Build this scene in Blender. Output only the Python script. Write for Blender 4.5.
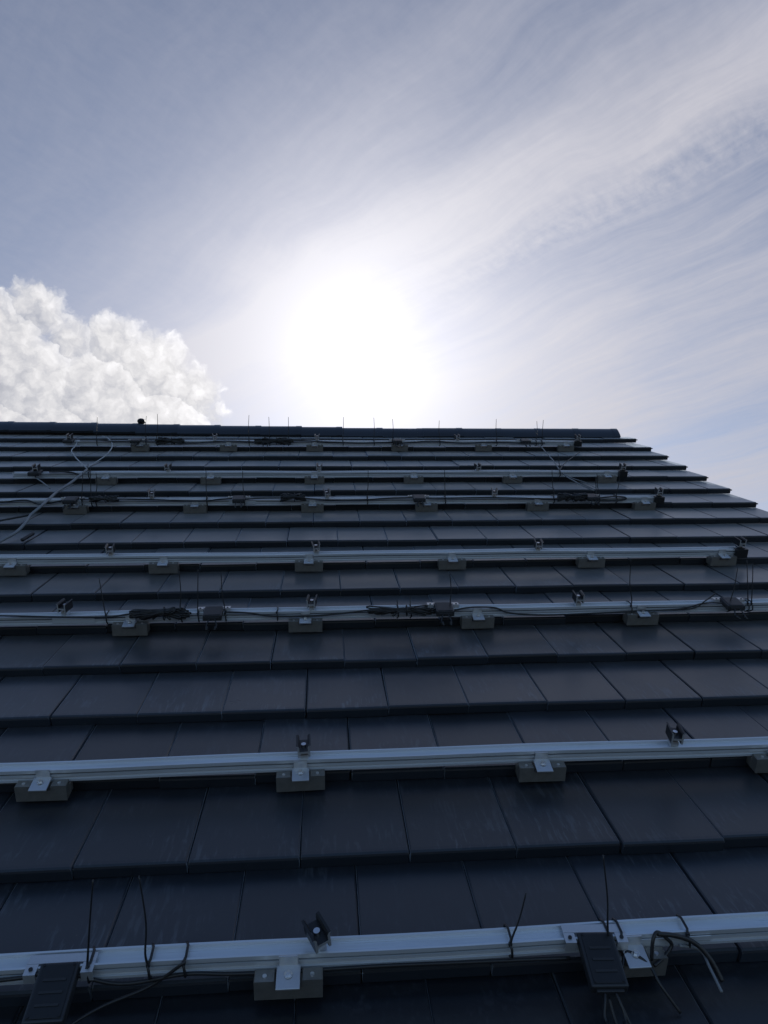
import bpy, bmesh, math, random
from mathutils import Vector, Matrix, Euler
for o in list(bpy.data.objects): bpy.data.objects.remove(o)
rnd = random.Random(7)
sc = bpy.context.scene
COL = sc.collection
PI = math.pi
# ---------------------------------------------------------------- roof frame
# u = along the ridge, v = up the slope, n = out of the slope (0 = plane through the tile lips)
PITCH = math.radians(38.0)
CP, SP = math.cos(PITCH), math.sin(PITCH)
Z0 = 5.2                                   # height of the slope point below the camera
HC = 1.5035                                # camera height over the lip plane
F, CX, CY = 720.0, 384.0, 512.0            # focal length and centre in pixels
RC = ((0.99656466, -0.01909208, -0.08058765), (-0.0071125, 0.9497402, -0.31295842), (0.08251235, 0.31245648, 0.94634172))
def W(u, v, n): return Vector((u, v*CP - n*SP, Z0 + v*SP + n*CP))
def Wd(u, v, n): return Vector((u, v*CP - n*SP, v*SP + n*CP))
def ray(x, y):                             # pixel -> direction (u, v, n)
    c = ((x-CX)/F, (y-CY)/F, 1.0)
    d = [sum(RC[i][j]*c[i] for i in range(3)) for j in range(3)]
    return d[0], d[2], -d[1]
def at_n(x, y, n):
    d = ray(x, y); t = (n-HC)/d[2]; return d[0]*t, d[1]*t
def at_v(x, y, v):
    d = ray(x, y); t = v/d[1]; return d[0]*t, HC + d[2]*t
def pix(u, v, n):
    p = (u, HC-n, v); c = [sum(RC[i][j]*p[j] for j in range(3)) for i in range(3)]
    return CX+F*c[0]/c[2], CY+F*c[1]/c[2]

# ---------------------------------------------------------------- camera
cam = bpy.data.cameras.new('camera'); camo = bpy.data.objects.new('camera', cam); COL.objects.link(camo)
cam.sensor_fit = 'HORIZONTAL'; cam.sensor_width = 36.0; cam.lens = 36.0*F/768.0
cam.clip_start = 0.05; cam.clip_end = 5000
def camvec(r): return Wd(r[0], r[2], -r[1])
X, Y, Z = camvec(RC[0]), -camvec(RC[1]), -camvec(RC[2])
m = Matrix((X, Y, Z)).transposed().to_4x4(); m.translation = W(0, 0, HC)
camo.matrix_world = m
sc.camera = camo

# ---------------------------------------------------------------- light
SUN_AZ, SUN_EL = math.radians(3.8), math.radians(32.0)
SD = Vector((math.sin(SUN_AZ)*math.cos(SUN_EL), math.cos(SUN_AZ)*math.cos(SUN_EL), math.sin(SUN_EL)))
sun = bpy.data.lights.new('sun', 'SUN'); sun.energy = 3.0; sun.angle = math.radians(0.6); sun.color = (1, .95, .87)
suno = bpy.data.objects.new('sun', sun); COL.objects.link(suno)
suno.rotation_euler = (-SD).to_track_quat('-Z', 'Y').to_euler(); suno.location = (0, 30, 40)
sc.view_settings.view_transform = 'Standard'; sc.view_settings.look = 'None'
sc.view_settings.gamma = 1; sc.view_settings.use_curve_mapping = False
sc.view_settings.exposure = 0.0

class NT:
    def __init__(s, nt): s.nt = nt; nt.nodes.clear()
    def n(s, t, **kw):
        nd = s.nt.nodes.new(t)
        for k, v in kw.items():
            if k == 'ins':
                for a, b in v.items(): s.set(nd.inputs[a], b)
            else: setattr(nd, k, v)
        return nd
    def set(s, sock, b):
        if isinstance(b, bpy.types.NodeSocket): s.nt.links.new(b, sock)
        else: sock.default_value = b
    def m(s, op, a, b=0.0, c=None, clamp=False):
        nd = s.n('ShaderNodeMath', operation=op, use_clamp=clamp)
        s.set(nd.inputs[0], a); s.set(nd.inputs[1], b)
        if c is not None: s.set(nd.inputs[2], c)
        return nd.outputs[0]
    def vm(s, op, a, b=None):
        nd = s.n('ShaderNodeVectorMath', operation=op); s.set(nd.inputs[0], a)
        if b is not None: s.set(nd.inputs[1], b)
        return nd.outputs['Value'] if op in ('DOT_PRODUCT', 'LENGTH') else nd.outputs[0]
    def comb(s, x, y, z=0.0): return s.n('ShaderNodeCombineXYZ', ins={0: x, 1: y, 2: z}).outputs[0]
    def ss(s, x, a, b, lo=0.0, hi=1.0):
        return s.n('ShaderNodeMapRange', interpolation_type='SMOOTHSTEP', ins={0: x, 1: a, 2: b, 3: lo, 4: hi}).outputs[0]
    def noise(s, vec, scale=1.0, detail=5.0, rough=.55, lac=2.0, dist=0.0):
        dim = '2D' if isinstance(s.nt.id_data, bpy.types.World) else '3D'
        return s.n('ShaderNodeTexNoise', noise_dimensions=dim, ins={'Vector': vec, 'Scale': scale, 'Detail': detail, 'Roughness': rough, 'Lacunarity': lac, 'Distortion': dist}).outputs[0]
    def mix(s, f, a, b, typ='RGBA', blend='MIX'):
        nd = s.n('ShaderNodeMix', data_type=typ)
        if typ == 'RGBA': nd.blend_type = blend; i = (0, 6, 7); o = 2
        else: i = (0, 2, 3); o = 0
        for k, v in zip(i, (f, a, b)): s.set(nd.inputs[k], v)
        return nd.outputs[o]
    def scale(s, col, f):
        nd = s.n('ShaderNodeVectorMath', operation='SCALE'); s.set(nd.inputs[0], col); s.set(nd.inputs[3], f); return nd.outputs[0]

# ---------------------------------------------------------------- sky
world = bpy.data.worlds.new('World'); sc.world = world; world.use_nodes = True
T = NT(world.node_tree)
tc = T.n('ShaderNodeTexCoord').outputs['Generated']
D = T.vm('NORMALIZE', tc)
sep = T.n('ShaderNodeSeparateXYZ', ins={0: D}); dx, dy, dz = sep.outputs
sky = T.n('ShaderNodeTexSky', sky_type='NISHITA', sun_disc=False, sun_elevation=SUN_EL, sun_rotation=SUN_AZ,
          altitude=100, air_density=1.0, dust_density=0.5, ozone_density=4.0)
clear = T.scale(sky.outputs[0], 0.130)
skyc = T.mix(.32, T.scale(sky.outputs[0], 0.106), T.scale(T.comb(.122, .110, .106), T.vm('DOT_PRODUCT', sky.outputs[0], (.3, .4, .3))))   # seen through a thin even veil
cosg = T.m('MINIMUM', T.vm('DOT_PRODUCT', D, tuple(SD)), 1.0)
ang = T.m('MULTIPLY', T.m('ARCCOSINE', cosg), 180/PI)          # degrees from the sun
def gauss(w): return T.m('POWER', math.e, T.m('MULTIPLY', T.m('POWER', T.m('DIVIDE', ang, w), 2.0), -1.0))
def expo(w): return T.m('POWER', math.e, T.m('MULTIPLY', T.m('DIVIDE', ang, w), -1.0))
# high layer: planar coordinates, streaks running to azimuth PHI
zc = T.m('MAXIMUM', dz, 0.06)
px_, py_ = T.m('DIVIDE', dx, zc), T.m('DIVIDE', dy, zc)
PHI = math.radians(-44)
s0 = T.m('ADD', T.m('MULTIPLY', px_, math.sin(PHI)), T.m('MULTIPLY', py_, math.cos(PHI)))
q0 = T.m('SUBTRACT', T.m('MULTIPLY', px_, math.cos(PHI)), T.m('MULTIPLY', py_, math.sin(PHI)))
warp = T.m('SUBTRACT', T.noise(T.comb(px_, py_), 1.6, 2, .5), .5)
warp2 = T.m('SUBTRACT', T.noise(T.comb(px_, T.m('ADD', py_, 7.3)), 5.0, 2, .55), .5)
q1 = T.m('ADD', q0, T.m('ADD', T.m('MULTIPLY', warp, .26), T.m('MULTIPLY', warp2, .05)))
def band(c, w, soft):                       # a broad streak at perpendicular place c
    d = T.m('ABSOLUTE', T.m('SUBTRACT', q1, c)); return T.ss(d, w+soft, max(w-soft, 0.0))
def st2(a, b, o, det, r): return T.noise(T.comb(T.m('MULTIPLY', s0, a), T.m('ADD', T.m('MULTIPLY', q1, b), o)), 1.0, det, r)
fib = st2(.8, 4.6, 1.7, 6, .66)
fib2 = st2(2.4, 19.0, 9.1, 5, .66)
rip = st2(46.0, 26.0, 4.4, 3, .6)
veil = st2(.55, 1.7, 13.3, 3, .5)
cover = T.ss(q1, .36, .95, .03, .45)        # from the clear part to the thick part of the layer
dens = T.m('ADD', cover, T.m('MULTIPLY', T.m('SUBTRACT', veil, .5), T.ss(q1, .3, .9, .35, .75)))
dens = T.m('ADD', dens, T.m('MULTIPLY', T.m('SUBTRACT', fib, .5), T.ss(q1, .4, .95, .42, 1.40)))
dens = T.m('ADD', dens, T.m('MULTIPLY', T.m('SUBTRACT', fib2, .5), T.ss(q1, .5, 1.1, .10, .72)))
dens = T.m('ADD', dens, T.m('MULTIPLY', band(.95, .09, .11), .46))
dens = T.m('ADD', dens, T.m('MULTIPLY', band(.66, .05, .07), .10))
dens = T.m('ADD', dens, T.m('MULTIPLY', band(1.95, .14, .16), .30))
dens = T.m('ADD', dens, T.m('MULTIPLY', band(1.62, .04, .08), .12))
dens = T.m('SUBTRACT', dens, T.m('MULTIPLY', band(1.30, .10, .12), .24))
dens = T.m('ADD', dens, T.m('MULTIPLY', band(1.50, .03, .06), .16))
dens = T.m('SUBTRACT', dens, T.m('MULTIPLY', band(2.35, .12, .14), .22))
dens = T.m('ADD', dens, T.m('MULTIPLY', band(2.8, .10, .16), .22))
ripmask = T.m('MULTIPLY', band(1.10, .05, .06), T.ss(s0, .95, .55))
dens = T.m('ADD', dens, T.m('MULTIPLY', T.m('SUBTRACT', rip, .5), T.m('ADD', .16, T.m('MULTIPLY', ripmask, .75))))
def patch(hx, hy, r_, amp):
    w_ = Wd(*ray(hx, hy)).normalized()
    d_ = T.m('MULTIPLY', T.m('ARCCOSINE', T.m('MINIMUM', T.vm('DOT_PRODUCT', D, tuple(w_)), 1.0)), 180/PI/r_)
    return T.m('MULTIPLY', T.ss(T.m('ADD', d_, T.m('ADD', T.m('MULTIPLY', warp, -1.6), T.m('MULTIPLY', warp2, 1.1))), 1.25, .45), amp)
dens = T.m('ADD', dens, T.m('ADD', patch(262, 352, 8.5, .22), T.m('ADD', patch(300, 300, 5.0, .15), patch(520, 400, 9.0, .25))))
dens = T.m('MINIMUM', T.m('MAXIMUM', dens, 0.0), 1.0)
# light scattered forward through the thin cloud
aur = T.m('ADD', T.m('MULTIPLY', gauss(2.8), .35), T.m('MULTIPLY', expo(7.0), .41))
glow = T.scale(T.comb(1.0, .985, .98), aur)
cir = T.vm('ADD', T.comb(.50, .50, .57), T.scale(T.comb(1, .975, .96), T.m('MULTIPLY', expo(13.0), .48)))
col = T.mix(dens, skyc, cir)
front = T.vm('ADD', col, T.scale(glow, T.m('ADD', .12, T.m('MULTIPLY', dens, 1.05))))
# behind: the clear part of the layer goes on, thin veils only
bveil = T.noise(T.comb(px_, py_), .9, 3, .55)
back = T.mix(T.m('MULTIPLY', T.ss(bveil, .40, .75), .07), clear, T.comb(.50, .50, .57))
# low layer: heaped cumulus bank, in degrees of azimuth and elevation
az = T.m('MULTIPLY', T.m('ARCTAN2', dx, dy), 180/PI)
el = T.m('MULTIPLY', T.m('ARCSINE', dz), 180/PI)
ae = T.comb(az, T.m('MULTIPLY', el, 1.15), 0.0)
wv = T.n('ShaderNodeTexNoise', noise_dimensions='2D', ins={'Vector': ae, 'Scale': .55, 'Detail': 5.0, 'Roughness': .58}).outputs[1]
wv = T.scale(T.vm('SUBTRACT', wv, (.5, .5, .5)), 1.7)
vor = T.n('ShaderNodeTexVoronoi', feature='SMOOTH_F1', voronoi_dimensions='2D', ins={'Vector': T.vm('ADD', ae, wv), 'Scale': .62, 'Smoothness': .45, 'Detail': 2.0, 'Roughness': .5, 'Lacunarity': 2.4}).outputs[0]
puff = T.m('SUBTRACT', .45, vor)                               # small billows riding on the big ones
sw = T.n('ShaderNodeSeparateXYZ', ins={0: T.vm('ADD', ae, wv)})
cu, cw = sw.outputs[0], sw.outputs[1]
# big billows of the heap: pixel centre and radius, turned into degrees
HEAP = [(38, 309, 25), (-4, 340, 42), (74, 342, 23), (116, 347, 31), (150, 372, 40), (192, 393, 28), (214, 413, 13), (104, 402, 52), (34, 388, 46), (8, 428, 40), (70, 432, 42), (160, 430, 48),
        (-62, 352, 48), (-130, 380, 60), (-200, 420, 70), (-60, 430, 60), (60, 520, 90), (-60, 540, 110), (150, 510, 70)]
hz = hn = None
for (hx, hy, hr) in HEAP:
    w_ = Wd(*ray(hx, hy)).normalized(); ca = math.degrees(math.atan2(w_.x, w_.y)); ce = math.degrees(math.asin(w_.z))*1.15; rr_ = hr*.083
    ddx = T.m('DIVIDE', T.m('MULTIPLY', T.m('SUBTRACT', cu, ca), .86), rr_); ddy = T.m('DIVIDE', T.m('SUBTRACT', cw, ce), rr_*1.15)
    z2 = T.m('SUBTRACT', 1.0, T.m('ADD', T.m('MULTIPLY', ddx, ddx), T.m('MULTIPLY', ddy, ddy)))
    z_ = T.m('MULTIPLY', z2, rr_)                              # dome height of this billow
    nl = T.m('ADD', T.m('MULTIPLY', ddx, .45), T.m('MULTIPLY', ddy, .75))   # towards the sun's side and the sky
    if hz is None: hz, hn = z_, nl
    else:
        g_ = T.ss(T.m('SUBTRACT', z_, hz), -.12, .12)
        hn = T.mix(g_, hn, nl, 'FLOAT'); hz = T.m('MAXIMUM', hz, z_)
fld = T.m('ADD', hz, T.m('MULTIPLY', puff, 1.3))
fine = T.noise(T.vm('ADD', ae, wv), 1.5, 5, .58)
cden = T.m('MULTIPLY', T.ss(fld, -.70, .75), T.ss(fld, -.3, 2.2, .66, .96))
lum = T.m('ADD', .765, T.m('MULTIPLY', hn, .18))
lum = T.m('ADD', lum, T.m('MULTIPLY', puff, .24))
lum = T.m('ADD', lum, T.m('MULTIPLY', T.m('SUBTRACT', fine, .5), .26))
lum = T.m('MINIMUM', T.m('MAXIMUM', lum, .52), 1.0)
lum = T.m('MULTIPLY', lum, T.m('ADD', .94, T.m('MULTIPLY', expo(11.0), .9)))
cumc = T.mix(T.ss(lum, .45, .85), T.scale(T.comb(.90, .92, 1.02), lum), T.scale(T.comb(1.0, .985, 1.0), lum))
cumc = T.mix(cden, front, cumc)
def BG(c): return T.n('ShaderNodeBackground', ins={'Color': c, 'Strength': 1.0}).outputs[0]
def MS(f, a, b):
    nd = T.n('ShaderNodeMixShader'); T.set(nd.inputs[0], f); T.set(nd.inputs[1], a); T.set(nd.inputs[2], b); return nd.outputs[0]
# the cumulus nodes only run where the bank can be (low, towards the left of the sun's bearing)
near = T.m('MULTIPLY', T.m('LESS_THAN', dz, .64), T.m('MULTIPLY', T.m('GREATER_THAN', dy, .45), T.m('LESS_THAN', dx, .02)))
fsh = MS(near, BG(front), BG(cumc))
allsh = MS(T.ss(dy, .10, .58), BG(back), fsh)
wo = T.n('ShaderNodeOutputWorld'); T.nt.links.new(allsh, wo.inputs[0])
world.cycles.sampling_method = 'MANUAL'; world.cycles.sample_map_resolution = 256

# ---------------------------------------------------------------- materials
def mat(name, fn):
    mt = bpy.data.materials.new(name); mt.use_nodes = True
    t = NT(mt.node_tree); b = t.n('ShaderNodeBsdfPrincipled'); o = t.n('ShaderNodeOutputMaterial')
    t.nt.links.new(b.outputs[0], o.inputs[0]); fn(t, b); return mt
def bump(t, b, h, st, dist=.002):
    bn = t.n('ShaderNodeBump', ins={'Strength': st, 'Distance': dist, 'Height': h}); t.nt.links.new(bn.outputs[0], b.inputs['Normal'])
def tile_fn(t, b):
    ob = t.n('ShaderNodeTexCoord').outputs['Object']; oi = t.n('ShaderNodeObjectInfo')
    r = oi.outputs['Random']
    off = t.comb(t.m('MULTIPLY', r, 37.0), t.m('MULTIPLY', r, 91.0), t.m('MULTIPLY', r, 13.0))
    p = t.vm('ADD', ob, off)
    sx = t.vm('MULTIPLY', p, (1, .055, 1))
    wob = t.scale(t.vm('SUBTRACT', t.n('ShaderNodeTexNoise', ins={'Vector': p, 'Scale': 9.0}).outputs[1], (.5, .5, .5)), .02)
    st = t.noise(t.vm('ADD', sx, wob), 85, 4, .6)
    big = t.noise(p, 6, 4, .6)
    grit = t.noise(p, 420, 3, .7)
    yy = t.n('ShaderNodeSeparateXYZ', ins={0: ob}).outputs[1]
    streak = t.m('MULTIPLY', t.ss(st, .49, .66), t.ss(big, .41, .58))
    foot = t.m('ADD', .35, t.m('MULTIPLY', t.ss(yy, .20, .02), .65)); foot = t.m('MULTIPLY', foot, t.ss(yy, .002, .012))          # wash-off marks gather over the lip
    wear = t.m('MULTIPLY', t.m('MULTIPLY', streak, foot), t.m('ADD', .25, t.m('MULTIPLY', r, .75)))
    spot = t.m('MULTIPLY', t.ss(t.noise(p, 95, 2, .5), .71, .78), t.ss(t.noise(p, 7, 2, .5), .48, .62))
    base = t.mix(big, (.008, .011, .017, 1), (.014, .019, .028, 1))
    base = t.mix(t.m('MULTIPLY', wear, .50), base, (.20, .225, .26, 1))
    base = t.mix(t.m('MULTIPLY', spot, .35), base, (.16, .17, .16, 1))
    base = t.mix(t.m('MULTIPLY', grit, .35), base, (.012, .014, .018, 1))
    v = t.m('ADD', .68, t.m('MULTIPLY', t.m('FRACT', t.m('MULTIPLY', r, 7.31)), .64)); base = t.scale(base, v)
    t.set(b.inputs['Base Color'], base)
    t.set(b.inputs['Roughness'], t.m('ADD', t.m('ADD', t.m('ADD', .22, t.m('MULTIPLY', big, .16)), t.m('MULTIPLY', t.m('FRACT', t.m('MULTIPLY', r, 3.7)), .08)), t.m('MULTIPLY', wear, .12)))
    b.inputs['Specular IOR Level'].default_value = .35
    b.inputs['Coat Weight'].default_value = .6; b.inputs['Coat Roughness'].default_value = .45; b.inputs['Sheen Weight'].default_value = 1.0; b.inputs['Sheen Roughness'].default_value = .26; b.inputs['Sheen Tint'].default_value = (.70, .82, 1, 1)
    bump(t, b, t.m('ADD', t.m('MULTIPLY', grit, .12), t.m('ADD', t.m('MULTIPLY', st, .35), t.m('MULTIPLY', big, 1.5))), .30, .0014)
def plain(col, rough, metal=0.0, nz=120, amt=.12, bmp=.1, spec=.5):
    def fn(t, b):
        ob = t.n('ShaderNodeTexCoord').outputs['Object']
        a = t.noise(ob, nz, 4, .6)
        c = t.scale(tuple(col), t.m('ADD', 1-amt, t.m('MULTIPLY', a, 2*amt))); t.set(b.inputs['Base Color'], c)
        t.set(b.inputs['Roughness'], t.m('ADD', rough-.06, t.m('MULTIPLY', a, .12))); b.inputs['Metallic'].default_value = metal
        b.inputs['Specular IOR Level'].default_value = spec
        bump(t, b, a, bmp, .001)
    return fn
def alu_fn(t, b):
    ob = t.n('ShaderNodeTexCoord').outputs['Object']
    br = t.noise(t.vm('MULTIPLY', ob, (1.2, 400, 400)), 1, 3, .6)
    sm = t.noise(t.vm('MULTIPLY', ob, (2.0, 30, 30)), 1.0, 5, .65)
    t.set(b.inputs['Base Color'], t.mix(t.ss(sm, .40, .80), (.62, .66, .72, 1), (.52, .55, .59, 1)))
    t.set(b.inputs['Roughness'], t.m('ADD', .17, t.m('ADD', t.m('MULTIPLY', br, .10), t.m('MULTIPLY', sm, .14))))
    b.inputs['Metallic'].default_value = .35
    b.inputs['Coat Weight'].default_value = .6; b.inputs['Coat Roughness'].default_value = .45; b.inputs['Sheen Weight'].default_value = 1.0; b.inputs['Sheen Roughness'].default_value = .26; b.inputs['Sheen Tint'].default_value = (.70, .82, 1, 1)
    bump(t, b, t.m('MULTIPLY', br, .3), .03, .001)
M = {
 'tile': mat('anthracite_tile', tile_fn),
 'alu': mat('aluminium', alu_fn),
 'cut': mat('cut_aluminium', plain((.58, .59, .61), .42, .75, 300, .1, .05)),
 'hook': mat('bronzed_hook', plain((.25, .24, .225), .42, .7, 60, .25, .15)),
 'black': mat('black_anodised', plain((.018, .018, .020), .38, .2, 200, .2, .1)),
 'plastic': mat('black_plastic', plain((.020, .021, .024), .45, 0, 300, .15, .1)),
 'label': mat('grey_box_lid', plain((.010, .0105, .012), .45, 0, 60, .15, .05)),
 'cable': mat('cable_sheath', plain((.014, .014, .016), .42, 0, 80, .2, .1)),
 'conduit': mat('grey_conduit', plain((.19, .20, .21), .5, 0, 60, .2, .2)),
 'pale': mat('pale_wire', plain((.38, .39, .40), .45, 0, 60, .15, .1)),
 'steel': mat('steel_bolt', plain((.7, .7, .72), .3, 1.0, 300, .1, .05)),
 'deck': mat('roof_underlay', plain((.02, .02, .022), .8, 0, 30, .2, .2)),
 'render': mat('wall_render', plain((.62, .60, .55), .85, 0, 40, .06, .3)),
 'zinc': mat('zinc_gutter', plain((.32, .34, .36), .45, .8, 20, .1, .05)),
 'gravel': mat('gravel_yard', plain((.085, .085, .08), .9, 0, 3, .3, .4)),
}

# ---------------------------------------------------------------- builders
def link(o, parent=None):
    COL.objects.link(o)
    if parent: o.parent = parent
    return o
def mesh(name, V, Fc, mats, idx=None, smooth=False):
    me = bpy.data.meshes.new(name); me.from_pydata([tuple(v) for v in V], [], Fc)
    for mm in (mats if isinstance(mats, (list, tuple)) else [mats]): me.materials.append(M[mm])
    if idx: me.polygons.foreach_set('material_index', idx)
    if smooth: me.polygons.foreach_set('use_smooth', [True]*len(me.polygons))
    me.update(); return me
def obj(name, me, parent=None, loc=None):
    o = bpy.data.objects.new(name, me)
    if loc is not None: o.location = loc
    return link(o, parent)
def thing(name, label, cat, u, v, n, group=None, rz=0.0):
    o = bpy.data.objects.new(name, None); o.empty_display_size = .05
    o.matrix_world = Matrix.Translation(W(u, v, n)) @ Matrix.Rotation(PITCH, 4, 'X') @ Matrix.Rotation(rz, 4, 'Z')
    o['label'] = label; o['category'] = cat
    if group: o['group'] = group
    return link(o)
class MB:
    def __init__(s): s.V = []; s.F = []; s.I = []
    def add(s, V, Fc, mi=0):
        b = len(s.V); s.V += [Vector(v) for v in V]; s.F += [tuple(b+i for i in f) for f in Fc]; s.I += [mi]*len(Fc); return s
    def box(s, x0, x1, y0, y1, z0, z1, mi=0, bev=0.0, rot=None, piv=(0, 0, 0)):
        if bev <= 0:
            V = [(x, y, z) for z in (z0, z1) for y in (y0, y1) for x in (x0, x1)]
            Fc = [(0, 2, 3, 1), (4, 5, 7, 6), (0, 1, 5, 4), (2, 6, 7, 3), (0, 4, 6, 2), (1, 3, 7, 5)]
        else:                                                     # chamfered box
            bm = bmesh.new(); bmesh.ops.create_cube(bm, size=1)
            for v in bm.verts: v.co = Vector(((x0+x1)/2+v.co.x*(x1-x0), (y0+y1)/2+v.co.y*(y1-y0), (z0+z1)/2+v.co.z*(z1-z0)))
            bmesh.ops.bevel(bm, geom=list(bm.edges), offset=bev, segments=2, affect='EDGES', profile=.5)
            bm.verts.index_update(); V = [v.co.copy() for v in bm.verts]; Fc = [tuple(v.index for v in f.verts) for f in bm.faces]; bm.free()
        if rot is not None:
            pv = Vector(piv); V = [rot @ (Vector(v)-pv) + pv for v in V]
        return s.add(V, Fc, mi)
    def prism(s, prof, x0, x1, mi=0, cap=None):                   # closed (y, z) outline swept along x
        k = len(prof); V = [(x0, y, z) for y, z in prof]+[(x1, y, z) for y, z in prof]
        s.add(V, [(i, (i+1) % k, k+(i+1) % k, k+i) for i in range(k)], mi)
        s.add(V, [tuple(range(k))[::-1], tuple(range(k, 2*k))], mi if cap is None else cap); return s
    def sweep_y(s, prof, y0, y1, mi=0, cap=None):                 # closed (x, z) outline swept along y
        k = len(prof); V = [(x, y0, z) for x, z in prof]+[(x, y1, z) for x, z in prof]
        s.add(V, [(i, k+i, k+(i+1) % k, (i+1) % k) for i in range(k)], mi)
        s.add(V, [tuple(range(k)), tuple(range(k, 2*k))[::-1]], mi if cap is None else cap); return s
    def tube(s, P, r, sides=7, mi=0):
        P = [Vector(p) for p in P]; up = Vector((.13, .31, .94)).normalized(); rings = []
        for i, p in enumerate(P):
            t = (P[min(i+1, len(P)-1)]-P[max(i-1, 0)]).normalized()
            a = t.cross(up)
            if a.length < .05: a = t.cross(Vector((1, 0, 0)))
            a.normalize(); b = a.cross(t); up = b
            rr = r[i] if isinstance(r, list) else r
            rings.append([p+(a*math.cos(2*PI*j/sides)+b*math.sin(2*PI*j/sides))*rr for j in range(sides)])
        V = [v for rg in rings for v in rg]; Fc = []
        for i in range(len(P)-1):
            for j in range(sides):
                k = (j+1) % sides; Fc.append((i*sides+j, i*sides+k, (i+1)*sides+k, (i+1)*sides+j))
        Fc += [tuple(range(sides))[::-1], tuple(range((len(P)-1)*sides, len(P)*sides))]
        return s.add(V, Fc, mi)
    def cyl(s, c, ax, r, h, sides=10, mi=0):
        c = Vector(c); ax = Vector(ax).normalized(); return s.tube([c, c+ax*h], r, sides, mi)
    def me(s, name, mats, smooth=False): return mesh(name, s.V, s.F, mats, s.I, smooth)
def spline(P, per=6):
    P = [Vector(p) for p in P]; out = []
    for i in range(len(P)-1):
        a, b, c, d = P[max(i-1, 0)], P[i], P[i+1], P[min(i+2, len(P)-1)]
        for k in range(per):
            t = k/per
            out.append(.5*((2*b)+(c-a)*t+(2*a-5*b+4*c-d)*t*t+(3*b-a-3*c+d)*t**3))
    return out+[P[-1]]
def shade_auto(me, deg=35):
    me.polygons.foreach_set('use_smooth', [True]*len(me.polygons))
    try: me.set_sharp_from_angle(angle=math.radians(deg))
    except Exception: pass
    return me

# ---------------------------------------------------------------- ground and house
g = MB(); g.add([(-900, -900, 0), (900, -900, 0), (900, 900, 0), (-900, 900, 0)], [(0, 1, 2, 3)])
go = obj('ground', g.me('ground', 'gravel')); go['kind'] = 'structure'
GA, V0, TS, TW, U0 = 0.34965, 1.22361, 0.043, 0.30, -0.07216   # gauge, first lip, step, tile width, joint origin
UL, UR = -7.2, 3.11                                            # roof ends
def lip(k): return V0+k*GA
KMIN, KMAX = -3, 16
VR = 7.02                                                      # ridge
house = bpy.data.objects.new('house', None); link(house)
house['label'] = 'house under the anthracite flat-tiled pitched roof'; house['category'] = 'house'
eave = W(0, lip(KMIN), 0); rid = W(0, VR, -.06)
yb = 2*rid.y-eave.y
wl = MB(); wz = eave.z-.20; y0 = eave.y+.35; y1 = yb-.35
pr = [(y0, 0), (y1, 0), (y1, wz), (rid.y, rid.z-.22), (y0, wz)]
wl.prism(pr, UL+.3, UR-.25)
obj('wall', wl.me('wall', 'render'), house)
rf = MB()
a = W(0, lip(KMIN)+.03, -.085); c = W(0, VR, -.085); d = Vector((0, 2*rid.y-a.y, a.z))
rf.prism([(a.y, a.z), (c.y, c.z), (d.y, d.z), (d.y, d.z-.05), (c.y, c.z-.05), (a.y, a.z-.05)], UL+.02, UR-.03)
roof = obj('roof', rf.me('roof', 'deck'), house)
gt = MB(); pts = []
for i in range(9):
    t = PI+PI*i/8; pts.append((eave.y-.06+.065*math.cos(t), eave.z-.05+.065*math.sin(t)))
for i in range(8, -1, -1):
    t = PI+PI*i/8; pts.append((eave.y-.06+.060*math.cos(t), eave.z-.05+.060*math.sin(t)))
gt.prism(pts, UL, UR); obj('gutter', gt.me('gutter', 'zinc'), house)

# tiles: origin at the middle of the front lip, y up the slope, z out of the slope
def tile_mesh(w, name, L=GA+.07):
    b = MB(); s = -TS/GA; h = w/2-.0022; ch = .005
    def z(y): return s*y
    prof = [(0.002, -TS+.003), (0, -.010), (.0022, -.0045), (.008, z(.008)-.0004), (.02, z(.02)), (L, z(L)), (L, z(L)-.016), (.03, -TS+.006)]
    k = len(prof)
    xs = [(-h, -.0028), (-h+.0035, 0), (h-.0035, 0), (h, -.0028)]
    V = []
    for x, dz_ in xs:
        for i, (y, zz) in enumerate(prof): V.append((x, y, zz+(dz_ if i in (2, 3, 4, 5) else 0)))
    Fc = [(i*k+j, i*k+(j+1) % k, (i+1)*k+(j+1) % k, (i+1)*k+j) for i in range(3) for j in range(k)]
    Fc = [f[::-1] for f in Fc]
    Fc += [tuple(range(k)), tuple(range(3*k, 4*k))[::-1]]
    b.add(V, Fc)
    b.add([(h-.002, .012, -.012), (h+.018, .012, -.012), (h-.002, L, z(L)-.010), (h+.018, L, z(L)-.010),
           (h-.002, .012, -.020), (h+.018, .012, -.020), (h-.002, L, z(L)-.0155), (h+.018, L, z(L)-.0155)],
          [(0, 1, 3, 2), (4, 6, 7, 5), (0, 4, 5, 1), (1, 5, 7, 3), (0, 2, 6, 4), (2, 3, 7, 6)], 1)
    me = b.me(name, ['tile', 'deck']); me.validate()
    bm = bmesh.new(); bm.from_mesh(me); bmesh.ops.recalc_face_normals(bm, faces=bm.faces); bm.to_mesh(me); bm.free()
    return me
TM = {}
def rdv(x): return .05*min(max(.6-x, 0), 4.2)      # the ridge line is not quite parallel to the courses
def tmesh(w, top=False, dv=0.0):
    k = (round(w, 3), top, round(dv, 2))
    if k not in TM: TM[k] = tile_mesh(w, 'tile_%d' % int(k[0]*1000), VR+k[2]-lip(KMAX)-.02 if top else GA+.07)
    return TM[k]
RX = Matrix.Rotation(PITCH, 4, 'X')
rest = MB(); ntile = 0
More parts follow.
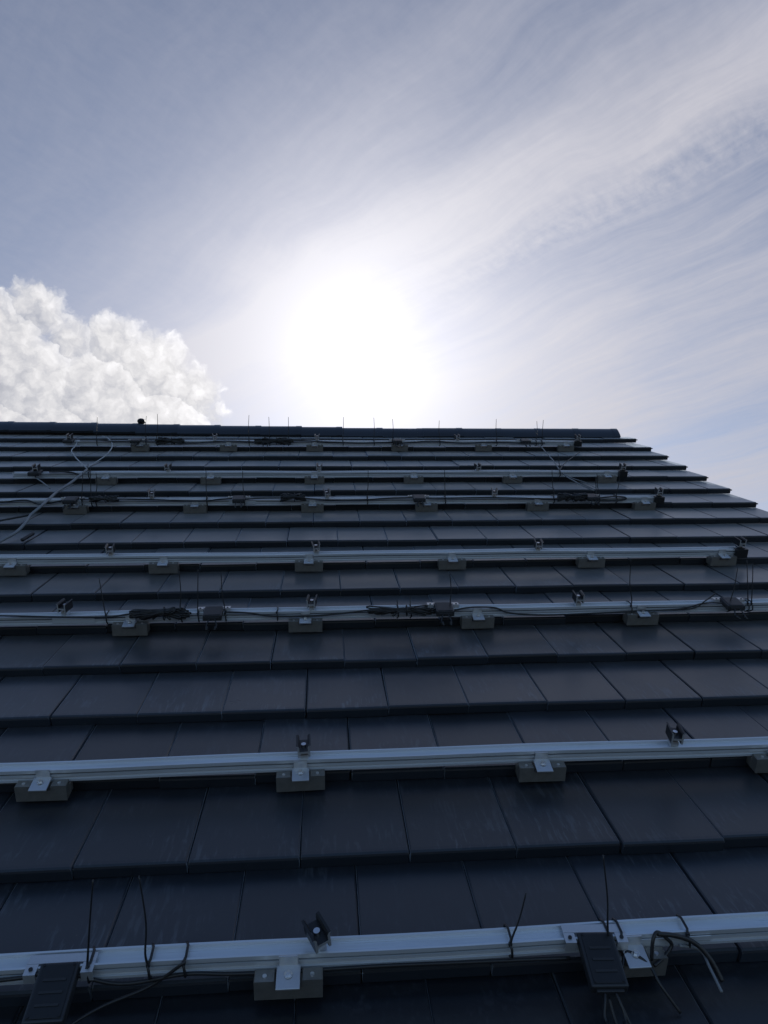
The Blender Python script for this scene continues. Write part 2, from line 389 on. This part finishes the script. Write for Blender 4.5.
for k in range(KMIN, KMAX+1):
    par = 0 if k % 2 else 1
    j = -60
    while True:
        ua = U0+(j+par*.5)*TW; ub = ua+TW; j += 1
        if ub <= UL: continue
        if ua >= UR-.09: break
        if ub > UR-.09: ub = UR
        ua = max(ua, UL)
        cm = .5*(ua+ub); w = ub-ua
        ps = [pix(uu, lip(k)+vv, 0) for uu in (ua, ub) for vv in (0, GA)]
        seen = max(p[0] for p in ps) > -2 and min(p[0] for p in ps) < 770 and min(p[1] for p in ps) < 1026 and k >= 0
        du, dv, dn = rnd.gauss(0, .0012), rnd.gauss(0, .0028), rnd.gauss(0, .0013)
        loc = Matrix.Translation(W(cm+du, lip(k)+dv, dn)) @ RX @ Matrix.Rotation(rnd.gauss(0, .0032), 4, 'Z') @ Matrix.Rotation(rnd.gauss(0, .0035), 4, 'Y') @ Matrix.Rotation(rnd.gauss(0, .0012), 4, 'X')
        if seen:
            o = bpy.data.objects.new('tile', tmesh(w, k == KMAX, rdv(cm)*(k == KMAX))); link(o, roof); o.matrix_local = loc; ntile += 1
        else:
            mm = tmesh(w, k == KMAX, rdv(cm)*(k == KMAX)); rest.add([loc @ vv.co for vv in mm.vertices], [tuple(p.vertices) for p in mm.polygons]); rest.I[-len(mm.polygons):] = [p.material_index for p in mm.polygons]
ro = obj('tile_field', rest.me('tile_field', ['tile', 'deck']), roof); ro['kind'] = 'stuff'
# far slope, courses only
bk = MB()
for k in range(KMIN, KMAX+1):
    ln = (GA+.05) if k < KMAX else VR-lip(KMAX)-.02
    p = W(0, lip(k), 0); q = W(0, lip(k)+ln, -TS*ln/GA); p2 = W(0, lip(k), -TS)
    yy = lambda y_: 2*rid.y-y_
    bk.prism([(yy(p2.y), p2.z), (yy(p.y), p.z), (yy(q.y), q.z), (yy(q.y), q.z-.015)], UL, UR)
bo = obj('tile_field', bk.me('tile_field_far', 'tile'), roof); bo['kind'] = 'stuff'
# ridge caps
def cap_mesh(Lc):
    b = MB(); out = [(-.090, -.050), (-.087, -.036), (-.074, -.002), (-.056, .032), (-.036, .060), (-.018, .077), (0, .083)]
    full = out+[(-y, z) for y, z in out[-2::-1]]
    inn = [(y*.86, z-.014) for y, z in full[::-1]]
    b.prism(full+inn, 0, Lc)
    ex = [(y*1.02, z+.003) for y, z in full]; ei = [(y*.99, z-.001) for y, z in full[::-1]]
    b.prism(ex+ei, Lc-.055, Lc+.004)
    me = b.me('ridge_tile', 'tile')
    bm = bmesh.new(); bm.from_mesh(me); bmesh.ops.recalc_face_normals(bm, faces=bm.faces); bm.to_mesh(me); bm.free()
    return shade_auto(me, 30)
cm_ = cap_mesh(.40); x = UR-.53
base = W(0, VR, -.02)
while x > UL-.1:
    o = bpy.data.objects.new('ridge_tile', cm_); link(o, roof)
    base = W(0, VR+rdv(x+.2), -.018+.11*rdv(x+.2))
    o.location = (x, base.y+rnd.gauss(0, .002), base.z+rnd.gauss(0, .002)); o.rotation_euler = (rnd.gauss(0, .008), 0, rnd.gauss(0, .002)); x -= .40

# ---------------------------------------------------------------- mounting rails
ORD = ['lowest', 'second lowest', 'third lowest', 'fourth lowest', 'third highest', 'second highest', 'highest']
#        lip row, dv, n of top, left end, right end
RAILS = [(0, .016, .072, -2.30, 2.37), (2, .002, .062, -2.30, 2.37), (5, .002, .062, -2.30, 2.37), (7, -.002, .062, -2.28, 2.36),
         (10, -.016, .055, -2.75, 2.37), (12, -.018, .055, -2.31, 2.38), (15, -.006, .060, -2.29, 2.39)]
RW, RH = .042, .042
RV, RN, RF = [], [], []
railprof = [(0, 0), (0, .007), (.005, .008), (.005, .0155), (0, .0165), (0, .0245), (.003, .0245), (.003, .0195), (.022, .0195), (.022, .0315), (.003, .0315), (.003, .0305), (0, .0305),
            (0, .042), (.005, .042), (.0057, .0335), (.0365, .0335), (.037, .042), (.042, .042), (.042, 0)]
for i, (k, dv, nt_, ua, ub) in enumerate(RAILS):
    vf = lip(k)+.020+dv-RW; nb = nt_-RH
    RV.append(vf+RW/2); RN.append(nt_); RF.append(vf)
    extra = ['carrying two black optimizer boxes', 'with only hooks and clamps on it', 'with a coiled black cable bundle', 'ending in a black block near the verge',
             'crossed by the grey conduit', 'between two cable-laden rails', 'just under the ridge'][i]
    t = thing('mounting_rail', '%s mounting rail of aluminium, %s' % (ORD[i], extra), 'rail', ua, vf, nb, 'aluminium mounting rails')
    # gently uneven sweep, as a rail held only at its hooks
    b = MB(); N = 40; kk = len(railprof); V = []; Lr = ub-ua
    ph = rnd.random()*6
    for s in range(N+1):
        xx = Lr*s/N; wv_ = .0016*math.sin(xx*2.6+ph)+.001*math.sin(xx*6.1+ph*2)
        V += [(xx, y+wv_*.7, z+wv_) for y, z in railprof]
    Fc = [(s*kk+j, s*kk+(j+1) % kk, (s+1)*kk+(j+1) % kk, (s+1)*kk+j) for s in range(N) for j in range(kk)]
    Fc = [f[::-1] for f in Fc]
    Fc += [tuple(range(kk)), tuple(range(N*kk, (N+1)*kk))[::-1]]
    b.add(V, Fc); me = b.me('extrusion', 'alu')
    bm = bmesh.new(); bm.from_mesh(me); bmesh.ops.recalc_face_normals(bm, faces=bm.faces); bm.to_mesh(me); bm.free()
    obj('extrusion', me, t)
    js = [] if i in (1, 3, 5) else [[.95, 3.1], [], [1.2], [], [2.2], [], [2.6]][i]
    for xj in js:                                                  # splice sleeve on the front face
        sb = MB(); sb.box(xj-.09, xj+.09, -.0035, -.0005, .006, .030, 0, .001); obj('splice_plate', sb.me('splice_plate', 'alu'), t)

# roof hooks: origin at the lip, on the slope plane
def hook_parts():
    b = MB(); w = .075; nx = .029
    f, r = -.058, -.028                                            # front block from y=f to y=r
    prof = [(-w, -.024), (w, -.024), (w, .029), (nx, .029), (nx, .012), (-nx, .012), (-nx, .029), (-w, .029)]
    b.sweep_y(prof, f, r)
    b.box(-w, w, r+.0005, -.002, -.024, .012)
    body = b.me('hook_body', 'hook')
    bm = bmesh.new(); bm.from_mesh(body); bmesh.ops.recalc_face_normals(bm, faces=bm.faces)
    bmesh.ops.bevel(bm, geom=[e for e in bm.edges if e.is_manifold and e.calc_face_angle(0) > .5], offset=.0022, segments=1, affect='EDGES'); bm.to_mesh(body); bm.free()
    c = MB(); y0, y1 = -.080, -.0265
    rot = Matrix.Rotation(math.radians(7), 3, 'X')
    c.box(-.026, .026, y0, y1, .034, .039, 0, .0012, rot, (0, y1, .036))
    c.box(-.021, .021, -.0285, -.0245, .034, .064, 0, .001)
    clip = c.me('clip', 'cut')
    d_ = MB(); z_ = .0335
    d_.cyl((0, -.050, .036), (0, .1, 1), .0095, .0035, 14); d_.cyl((0, -.050, .039), (0, .1, 1), .0065, .006, 6)
    bolt = d_.me('bolt', 'steel')
    s = MB(); s.cyl((0, -.045, .0285), (0, 0, 1), .005, .003, 8)
    scr = s.me('screw', 'steel')
    return body, clip, bolt, scr
HB, HCL, HBO, HSC = hook_parts()
HOOKS = [[-1, 0, 1], [-1, 0, 1, 2], [-1, 0, 1, 2], [-2, -1, 0, 1, 2, 3], [-2, -1, 0, 1, 2, 3], [-2, -1, 0, 1, 2, 3], [-2, -1, 0, 1, 2, 3]]
HOOKS[0] = [0, 1]
for i, hs in enumerate(HOOKS):
    k, dv = RAILS[i][0], RAILS[i][1]
    for hh in hs:
        cnt = ['first', 'second', 'third', 'fourth', 'fifth', 'sixth']
        wh = {(0, 0): 'close to a module clamp', (0, 1): 'under loose cable loops', (1, 0): 'right below a module clamp', (2, -1): 'beside the thick cable bundle', (2, 0): 'right below a module clamp',
              (2, 1): 'next to an optimizer box', (2, 2): 'with no cable bundle or box beside it'}.get((i, hh), 'away from any clamp' if i < 3 else cnt[3-hh]+' from the verge-side end')
        t = thing('roof_hook', 'bronze-grey roof hook, %s, under the %s rail' % (wh, ORD[i]), 'roof hook', -.080+.7755*hh+rnd.gauss(0, .005), lip(k)+dv, RN[i]-.062,
                  'roof hooks under the %s rail' % ORD[i], rnd.gauss(0, .012))
        for nm, me in (('hook_body', HB), ('clip', HCL), ('bolt', HBO)): obj(nm, me, t)
        for sx in (-.052, .052): obj('screw', HSC, t, (sx, 0, 0))

# module clamps: H-shaped extrusion on a foot, origin on the rail's top face
def clamp_parts():
    b = MB(); h = .016; a = .005
    H = [(-h, 0), (-h+a, 0), (-h+a, .011), (h-a, .011), (h-a, 0), (h, 0), (h, .031), (h+.003, .034), (h-.002, .034), (h-a, .029), (h-a, .017), (-h+a, .017), (-h+a, .029), (-h+.002, .034), (-h-.003, .034), (-h, .031)]
    H = [(x, z+.016) for x, z in H]
    b.sweep_y(H, -.026, .026, 0, 1); body = b.me('clamp_profile', ['black', 'cut'])
    bm = bmesh.new(); bm.from_mesh(body); bmesh.ops.recalc_face_normals(bm, faces=bm.faces); bm.to_mesh(body); bm.free()
    f = MB(); f.box(-.011, .011, -.013, .013, -.0065, .012, 0, .0015); f.box(-.006, .006, -.006, .006, .011, .018); foot = f.me('foot', 'cut')
    s = MB(); s.cyl((0, 0, .033), (0, 0, 1), .0065, .006, 12); s.cyl((0, 0, .018), (0, 0, 1), .003, .016, 8); bolt = s.me('bolt', 'steel')
    return body, foot, bolt
CB, CF, CBO = clamp_parts()
eb = MB(); eb.box(-.030, .030, -.034, -.0045, -.040, .004, 0, .002); eb.box(-.012, .012, -.030, .012, .004, .010, 0, .001); ENDB = eb.me('end_block', 'black')
def clamp(i, u, end=False, lab=None, rz=0.0, tilt=0.0):
    lb = lab or ('black end clamp with block closing the %s rail near the verge' % ORD[i] if end else 'small black H-shaped module clamp standing on the %s mounting rail' % ORD[i])
    t = thing('end_clamp' if end else 'module_clamp', lb, 'clamp', u, RV[i], RN[i]-.001, 'module clamps on the %s rail' % ORD[i], rz)
    t.matrix_world = t.matrix_world @ Matrix.Rotation(tilt, 4, 'Y') @ Matrix.Scale(1.18, 4)
    for nm, me in (('clamp_profile', CB), ('foot', CF), ('bolt', CBO)):
        obj(nm, me, t)
    if end: obj('end_block', ENDB, t)
CL = [[-.019], [-.068, 1.136], [-1.138, -.058, 1.174], [-1.13, -.046, 1.184], [-1.146, .018, 1.173], [-1.176, -.038, 1.199], [-.979, -.06, 1.229]]
for i, us in enumerate(CL):
    for u in us:
        clamp(i, u, rz=rnd.uniform(-.25, .25) if i else .45, tilt=rnd.uniform(-.06, .06) if i else -.12)
for i, u in ((3, 2.36), (4, 2.355), (5, 2.375), (6, 2.37)): clamp(i, u-.0, True, rz=rnd.uniform(-.1, .1))

# optimizer boxes: flat black case with grey lid and a bright bracket on the rail
def opt_parts():
    b = MB(); R8 = Matrix.Rotation(math.radians(9), 3, 'X')
    b.box(-.041, .041, -.118, .004, -.012, .014, 0, .004, R8)
    b.box(-.030, .030, -.124, -.117, -.008, .006, 0, .0015, R8)
    case = b.me('case', 'plastic')
    l = MB(); l.box(-.034, .034, -.111, -.003, .0142, .0160, 0, .0006, R8); lid = l.me('lid', 'label')
    r = MB(); r.box(-.072, .072, .0045, .026, .0065, .0085); r.box(-.072, -.047, -.020, .0040, .0062, .0082); r.box(.047, .072, -.020, .0040, .0062, .0082)
    r.box(-.072, -.047, -.022, -.020, -.016, .0082); r.box(.047, .072, -.022, -.020, -.016, .0082)
    br = r.me('bracket', 'cut')
    h = MB(); h.cyl((0, -.009, .0084), (0, 0, 1), .0045, .003, 8)
    bo = h.me('bolt', 'black')
    pl = []
    for sx in (-.012, .012):
        p = MB()
        p.tube(spline([(sx, -.122, -.020), (sx*1.3, -.136, -.026), (sx*1.8, -.155, -.040), (sx*1.6, -.168, -.046)]), .0032, 6)
        p.tube([(sx*1.6, -.166, -.045), (sx*1.5, -.188, -.049)], .0058, 7); p.tube([(sx*1.5, -.188, -.049), (sx*1.4, -.208, -.050)], .0042, 7)
        pl.append(p.me('connector', 'cable', True))
    return case, lid, br, bo, pl
OC, OL, OB, OO, OP = opt_parts()
_r = MB(); _r.box(-.024, .024, -.0025, .0025, .0155, .0178, 0, .0006, Matrix.Rotation(math.radians(9), 3, 'X')); ORB = _r.me('rib', 'plastic')
_s = MB(); _s.cyl((0, 0, .0155), (0, -.16, 1), .003, .002, 8); OSC = _s.me('screw', 'black')
OPT = [[(-.575, .0, 'beside a cable tie'), (.612, -.05, 'beside a roof hook')], [], [(-.495, .03, 0), (.54, -.02, 0), (1.91, -.05, 0)], [], [(-1.66, 0, 0), (-.572, .05, 0), (.645, 0, 0), (1.855, 0, 0)], [(-2.14, 0, 0)],
       [(-2.24, 0, 0), (-1.665, 0, 0), (-.52, 0, 0), (.67, 0, 0), (1.865, 0, 0)]]
OWHERE = {(0, -.575): 'beside upright cable ties', (0, .612): 'beside a roof hook with loose wires', (2, -.495): 'beside the thick cable bundle', (2, .54): 'between loose cables and a roof hook',
          (2, 1.91): 'with tie tails crowding beside it', (4, -1.66): 'beside the grey conduit', (4, -.572): 'between two lone cable ties', (4, .645): 'above a roof hook, no bundle near', (4, 1.855): 'amid a cable tangle',
          (6, -1.665): 'above a roof hook near the ridge knob', (6, -.52): 'in a cable tangle', (6, .67): 'above a roof hook, away from bundles', (6, 1.865): 'at the head of the slanting grey cable'}
for i, ls in enumerate(OPT):
    for u, rz, ex in ls:
        odd = (i == 5) or (i == 6 and u < -2)
        if odd: lb = 'black box under the clamp at the free end of the %s rail' % ORD[i]
        else: lb = 'flat black optimizer box %s, on the %s rail' % (OWHERE[(i, u)], ORD[i])
        t = thing('optimizer_box', lb, 'optimizer', u, RF[i]+.006, RN[i]-.006, 'optimizer boxes', rz)
        if i > 0: t.matrix_world = Matrix.Translation(W(u, RF[i]+.026, RN[i]+.004)) @ RX @ Matrix.Rotation(rz, 4, 'Z') @ Matrix.Rotation(math.radians(-11), 4, 'X') @ Matrix.Diagonal((1, .72, 1, 1))
        obj('case', OC, t); obj('lid', OL, t)
        if i == 0:
            for ry in (-.085, -.060, -.035): obj('rib', ORB, t, (0, ry, ry*math.tan(math.radians(9))))
            for sx in (-.031, .031):
                for sy in (-.108, -.006): obj('screw', OSC, t, (sx, sy, sy*math.tan(math.radians(9))))
        if not odd:
            obj('bracket', OB, t); obj('connector', OP[0], t); obj('connector', OP[1], t)
            for sx in (-.0595, .0595): obj('bolt', OO, t, (sx, 0, 0))
        else: clamp(i, u+.0, lab='black module clamp above the free-end box of the %s rail' % ORD[i])

# ---------------------------------------------------------------- cables
def run(label, pts, r, m_='cable', cat='cable', name='cable', group=None, per=6, sides=7):
    pts = [Vector(p) for p in pts]; o0 = pts[0]
    b = MB(); b.tube(spline([p-o0 for p in pts], per), r, sides)
    me = b.me(name, m_, True); o = bpy.data.objects.new(name, me); link(o)
    o.matrix_world = Matrix.Translation(W(*o0)) @ RX
    o['label'] = label; o['category'] = cat
    if group: o['group'] = group
    return o
def along(i, P, off=.010, lo=-.01, hi=None):                       # pixels of a cable lying along the front of rail i
    out = []
    for x, y in P:
        v = RF[i]-off-rnd.random()*.004; u, n = at_v(x, y, v); n = min(max(n, lo), RN[i]+.01 if hi is None else hi)
        out.append((u, v, n))
    return out
def on_roof(P, n): return [(*at_n(x, y, n+rnd.uniform(0, .004)), n) for x, y in P]
run('black cable lying along the lowest rail below its clamp and under an optimizer box', along(0, [(-40, 985), (20, 978), (60, 972), (120, 984), (185, 974), (230, 974), (300, 971), (380, 966), (450, 963), (520, 960), (570, 958)], .006, -.02), .0042)
run('black cable drooping off the lowest rail into the tile course below', [(*at_v(185, 962, RF[0]-.012), )[0:1]+(RF[0]-.012,)+(at_v(185, 962, RF[0]-.012)[1],)]+on_roof([(150, 985), (105, 1005), (75, 1022), (50, 1040)], .015), .0035)
run('black cable running along the third lowest rail past the cable bundle', along(2, [(-30, 614), (0, 615), (60, 617), (107, 617), (130, 614), (150, 611)]), .0040)
run('black cable sagging along the third lowest rail between two optimizer boxes', along(2, [(226, 612), (250, 613), (270, 616), (310, 616), (345, 613), (380, 608), (410, 610), (436, 612)]), .0040)
run('black cable strung along the third lowest rail towards the verge', along(2, [(452, 611), (465, 608), (480, 606), (496, 608), (510, 613), (545, 615), (600, 613), (640, 611), (680, 609), (700, 604), (712, 601), (722, 603)]), .0040)
run('thin black wire leaving the third lowest rail beside its outermost optimizer box', along(2, [(640, 611), (690, 609), (705, 601), (716, 593)], .012, -.01, .2), .003)
run('black cable running along the third highest rail under the grey conduit', along(4, [(-30, 502), (3, 502), (16, 500.5), (28, 500.5), (38, 504), (50, 503), (64, 500)], .012), .0055)
run('black cable running along the third highest rail beside the conduit-side optimizer', along(4, [(80, 498), (100, 498), (130, 499), (165, 500), (200, 501), (222, 499), (232, 498)]), .0050)
run('black cable running along the third highest rail between two mid optimizers', along(4, [(244, 499), (262, 498), (285, 497), (300, 498), (330, 500), (360, 500), (390, 498), (412, 497)]), .0050)
run('black cable running along the third highest rail towards the tangled optimizer', along(4, [(426, 498), (450, 498), (480, 497.5), (520, 498), (556, 499), (586, 498)]), .0050)
run('black cable looping beyond the tangled optimizer on the third highest rail', along(4, [(598, 498), (606, 497), (615, 495.5), (624, 497), (626, 499), (618, 500.5), (604, 500.5), (598, 500)]), .0050)
run('black cable running along the highest rail under the ridge, conduit side', along(6, [(80, 440), (97, 439), (112, 441), (132, 441), (158, 441), (190, 443), (225, 441), (258, 442)]), .0055)
run('black cable running along the highest rail under the ridge, middle stretch', along(6, [(272, 442), (295, 440), (330, 442), (362, 443), (394, 442)]), .0055)
run('black cable running along the highest rail under the ridge, verge side', along(6, [(402, 443), (432, 441), (462, 443), (496, 442), (522, 443), (545, 443)]), .0055)
run('black cable on the second highest rail beside the free-end box', along(5, [(49, 471), (56, 471), (63, 471.5), (72, 472.5), (80, 475)]), .006)
# grey conduit and the pale wires that leave it
run('thick grey conduit crossing the courses diagonally up to the second highest rail', on_roof([(-25, 556), (0, 541), (16, 532)], .02)+on_roof([(26, 522), (31, 514.5)], .03)+on_roof([(40, 507), (49.5, 498.5)], .055)+on_roof([(58, 490.5), (70, 483)], .05)+on_roof([(80, 475), (87, 469)], .06), .0095, 'conduit', 'conduit', 'conduit')
run('pale wire bending up to the highest rail near its free end', on_roof([(87, 468), (79, 461), (74, 455), (71.5, 450), (75, 446), (77, 442)], .045), .0046, 'pale', 'wire', 'wire')
run('pale wire arching up to the highest rail beside the cable ties', on_roof([(88, 467), (97, 461), (106, 455), (111.5, 448), (112, 443), (108, 438), (102, 436)], .05), .0046, 'pale', 'wire', 'wire')
run('black cable crossing the tiles below the conduit', on_roof([(-20, 525), (0, 520.5), (14, 517.5), (28, 515), (34, 512)], .02), .0065)
run('thin grey wire hanging from the free-end box of the second highest rail', on_roof([(33, 473), (37, 478), (43, 482.5), (50, 488)], .03), .0045, 'conduit', 'wire', 'wire')
run('short black cable end lying on the tiles below the conduit', on_roof([(22, 539.5), (28, 536), (33, 533)], .012), .011)
run('grey cable slanting down from the highest rail towards the tangled optimizer', on_roof([(539, 444), (546, 452), (553, 460), (560, 470)], .04)+on_roof([(566, 476), (574, 480.5), (582, 485), (594, 490)], .04), .0048, 'conduit')
run('thin dark wire crossing under the slanting grey cable', on_roof([(580, 452), (570, 459), (563, 465), (559, 472)], .03), .0035)
run('grey wire dropping beside the slanting grey cable to the tangled optimizer', on_roof([(561, 472), (572, 478), (585, 482), (596, 488)], .045), .0030, 'conduit')
# loose ends at the hook on the lowest rail
run('grey stripped wire end hanging from the lowest rail onto the tiles', [(.715+.09, RF[0]-.02, .055)]+on_roof([(700, 950), (710, 968), (722, 991)], .03), .0032, 'conduit', 'wire', 'wire')
run('black cable loop arching over the clip of a roof hook on the lowest rail', [(.735, RF[0]-.035, .035), (.738, RF[0]-.022, .075), (.752, RF[0]-.01, .088), (.775, RF[0]-.012, .070), (.79, RF[0]-.014, .05), (.765, RF[0]-.03, .034), (.735, RF[0]-.05, .036)], .0042)
run('thick black cable leaving the loop over the lowest rail', [(.752, RF[0]-.012, .085), (.80, RF[0]-.012, .075), (.845, RF[0]-.018, .055), (.875, RF[0]-.04, .028), (.89, RF[0]-.07, .0)], .0055)
run('black cable leaving an optimizer box towards a roof hook on the lowest rail', [(.66, RF[0]-.05, .035), (.68, RF[0]-.02, .045), (.705, RF[0]-.035, .045), (.725, RF[0]-.055, .036), (.735, RF[0]-.085, .02), (.77, RF[0]-.12, -.02)], .0036)
run('thin black wire dangling under an optimizer box on the lowest rail', [(.625, 1.105, .03), (.640, 1.07, .0), (.655, 1.02, -.02), (.665, .95, -.016), (.67, .86, -.005)], .0036)
run('second thin black wire dangling under an optimizer box on the lowest rail', [(.605, 1.105, .03), (.612, 1.06, .0), (.635, 1.0, -.02), (.648, .93, -.014), (.66, .85, -.004)], .0036)

def bundle(label, i, x0, x1, y, turns, hh, seed, r=.0042, strands=3, vo=.028):
    rr = random.Random(seed)
    ua, na = at_v(x0, y, RF[i]-vo); ub, _ = at_v(x1, y, RF[i]-vo); na = min(max(na, .03), RN[i]+.02)
    uc = .5*(ua+ub); L = .5*(ub-ua)
    t = thing('cable_bundle', label, 'cable bundle', uc, RF[i]-vo, na, 'cable bundles on the rails')
    for s in range(strands):
        P = []; N = 5*turns; side = 1
        for a in range(N+1):                                       # hanks laid to and fro, bent over at both ends
            x = L*side*rr.uniform(.25, 1.1); side = -side
            y_, z_ = rr.uniform(-.016, .010), rr.uniform(-.9, 1.0)*hh
            P.append((x, y_, z_)); P.append((x*.97+.006*side*-1, y_+rr.uniform(-.006, .006), z_+rr.choice((-1, 1))*.009))
            P.append((x*rr.uniform(-.1, .25), y_*.5+rr.uniform(-.006, .006), z_*.4+.25*hh+rr.uniform(-.005, .005)))
        b = MB(); b.tube(spline(P, 3), r*.85, 6); obj('loop', b.me('loop', 'cable', True), t)
    b = MB(); b.tube([(L*.15+.016*math.cos(a*PI/6)*0, .024*math.cos(a*PI/6), (hh+.012)*math.sin(a*PI/6)) for a in range(13)], .0025, 5); obj('binding_tie', b.me('binding_tie', 'cable', True), t)
bundle('thick bundle of coiled black cable on the third lowest rail', 2, 136, 185, 614, 4, .018, 1, .0046, 4)
bundle('loose bundle of black cable left of an optimizer on the third lowest rail'.replace(' left of', ' beside'), 2, 372, 432, 611, 3, .012, 2, .0042, 3)
bundle('flat bundle of black cable on the third highest rail beside a roof hook', 4, 282, 304, 497, 3, .018, 3, .006, 3)
bundle('tangled bundle of black cable beside an optimizer on the third highest rail', 4, 560, 584, 497.5, 4, .02, 4, .006, 4)
bundle('dark bundle of cable on the third highest rail next to the conduit', 4, 92, 116, 499, 3, .012, 5, .006, 3)
bundle('dark cable bundle on the highest rail near a group of cable ties', 6, 158, 182, 441, 3, .02, 6, .008, 3)
bundle('cable tangle on the highest rail under the ridge', 6, 258, 290, 441, 4, .022, 7, .007, 3)

# ---------------------------------------------------------------- cable ties
def tie(i, bx, by, tx, ty, lab=None, dv=None):
    """strap round rail i with its uncut tail: base pixel, tip pixel (None = no tail)"""
    v = RV[i]; u, _ = at_v(bx, by, v)
    t = thing('cable_tie', lab or 'black cable tie with a long upright tail strapped to the %s mounting rail' % ORD[i], 'cable tie', u, v, RN[i], 'cable ties on the %s rail' % ORD[i])
    a = RW/2+.0035; nb = -RH-.004; e = .0035
    lp = [(0, -a, e*.3), (0, -a*.6, e), (0, a*.6, e), (0, a, e*.3), (0, a+.0005, nb*.6), (0, a*.8, nb), (0, -a*.6, nb), (0, -a-.012, nb*.6), (0, -a-.010, nb*.2), (0, -a, e*.3)]
    r = .0031 if i < 4 else .0036
    b = MB(); b.tube([Vector((p[0]+.004*math.sin(q*1.1), p[1], p[2])) for q, p in enumerate(lp)], r, 5); obj('strap', b.me('strap', 'cable', True), t)
    h = MB(); h.box(-.004, .004, -a-.005, -a+.002, -.006, .003, 0, .001); obj('head', h.me('head', 'cable'), t)
    if tx is not None:
        dd = rnd.uniform(-.02, .02) if dv is None else dv
        u2, n2 = at_v(tx, ty, v+dd)
        p0 = Vector((0, -a-.002, .0)); p3 = Vector((u2-u, dd, n2-RN[i])); sw = rnd.uniform(-.06, .06)
        L = (p3-p0).length
        mid = p0.lerp(p3, .5)+Vector((sw*L*.5, rnd.uniform(-.03, .03)*L, 0)); q1_ = p0.lerp(p3, .15)+Vector((-sw*L*.2, -.01*L, 0))
        P = spline([p0, q1_, mid, p3], 5); c = MB(); c.tube(P, [r*(1.0-.45*k/(len(P)-1)) for k in range(len(P))], 5); obj('tail', c.me('tail', 'cable', True), t)
TIES = [
 [(91, 958, 93, 880), (150, 948, 139, 876), (185, 946, None, 0), (508, 930, 526, 893), (604, 930, 603, 855), (618, 923, None, 0), (683, 921, None, 0)],
 [],
 [(107, 608, 99, 578), (181.6, 608, 179, 571), (198.5, 608, 198, 570), (225.5, 607, 221, 572), (449.7, 604, 449.7, 572), (397, 606, 397, 600), (410, 606, 410, 596), (277, 606, None, 0),
  (629, 602, 631, 559), (727, 601, 737.8, 567), (745, 601, 746.8, 560.5), (748.6, 601, 753, 563)],
 [],
 [(207, 497, 206, 470), (244.5, 496, 242.6, 471), (82.6, 496, 82.5, 472.6), (92, 496, 90, 469), (96.5, 496, 96, 473), (367, 497, 368, 469), (444.5, 497, 444.5, 470), (552.7, 497, 552, 469), (597.8, 497, 597, 473.5), (595, 497, 595, 476), (615, 497, 620, 468.5)],
 [(559, 471, 558, 454), (89, 470, 88, 464)],
 [(97.3, 439, 97.3, 416.8), (146.4, 440, 146.4, 416), (157.4, 440, 157.4, 414), (249, 440, 249, 415), (269.5, 440, 268.8, 416.8), (288.4, 440, 288.4, 417), (342.8, 440, 343.3, 417), (373.8, 440, 373.8, 417.5),
  (392.5, 440.5, 392.5, 419), (439.3, 441, 439.3, 420.5), (496, 441, 496.3, 419), (535.5, 441, 536.8, 421), (541, 441.5, 543.4, 420)],
]
for i, ts in enumerate(TIES):
    for (bx, by, tx, ty) in ts:
        tie(i, bx, by, tx, ty, None if tx else 'black cable tie with no standing tail wrapped round the %s mounting rail' % ORD[i])
# small dark knob seen on the ridge
u, n = at_v(141, 421, 7.20)
t = thing('ridge_vent_knob', 'small dark round-headed fixing standing on the ridge', 'fixing', u, 7.065+rdv(u), .036+.11*rdv(u))
b = MB(); b.cyl((0, 0, -.01), (0, .616, .788), .018, .03, 10); obj('stem', b.me('stem', 'black', True), t)
b = MB(); P = []; c0 = Vector((0, .012, .018))
axz = Vector((0, .616, .788))
b.tube([c0+axz*z for z in (-.002, .006, .02, .034, .044, .05)], [.022, .034, .040, .036, .024, .006], 12); obj('head', shade_auto(b.me('head', 'black')), t)
print('tiles', ntile, 'tris', sum(len(o.data.polygons) for o in bpy.data.objects if o.type == 'MESH'))
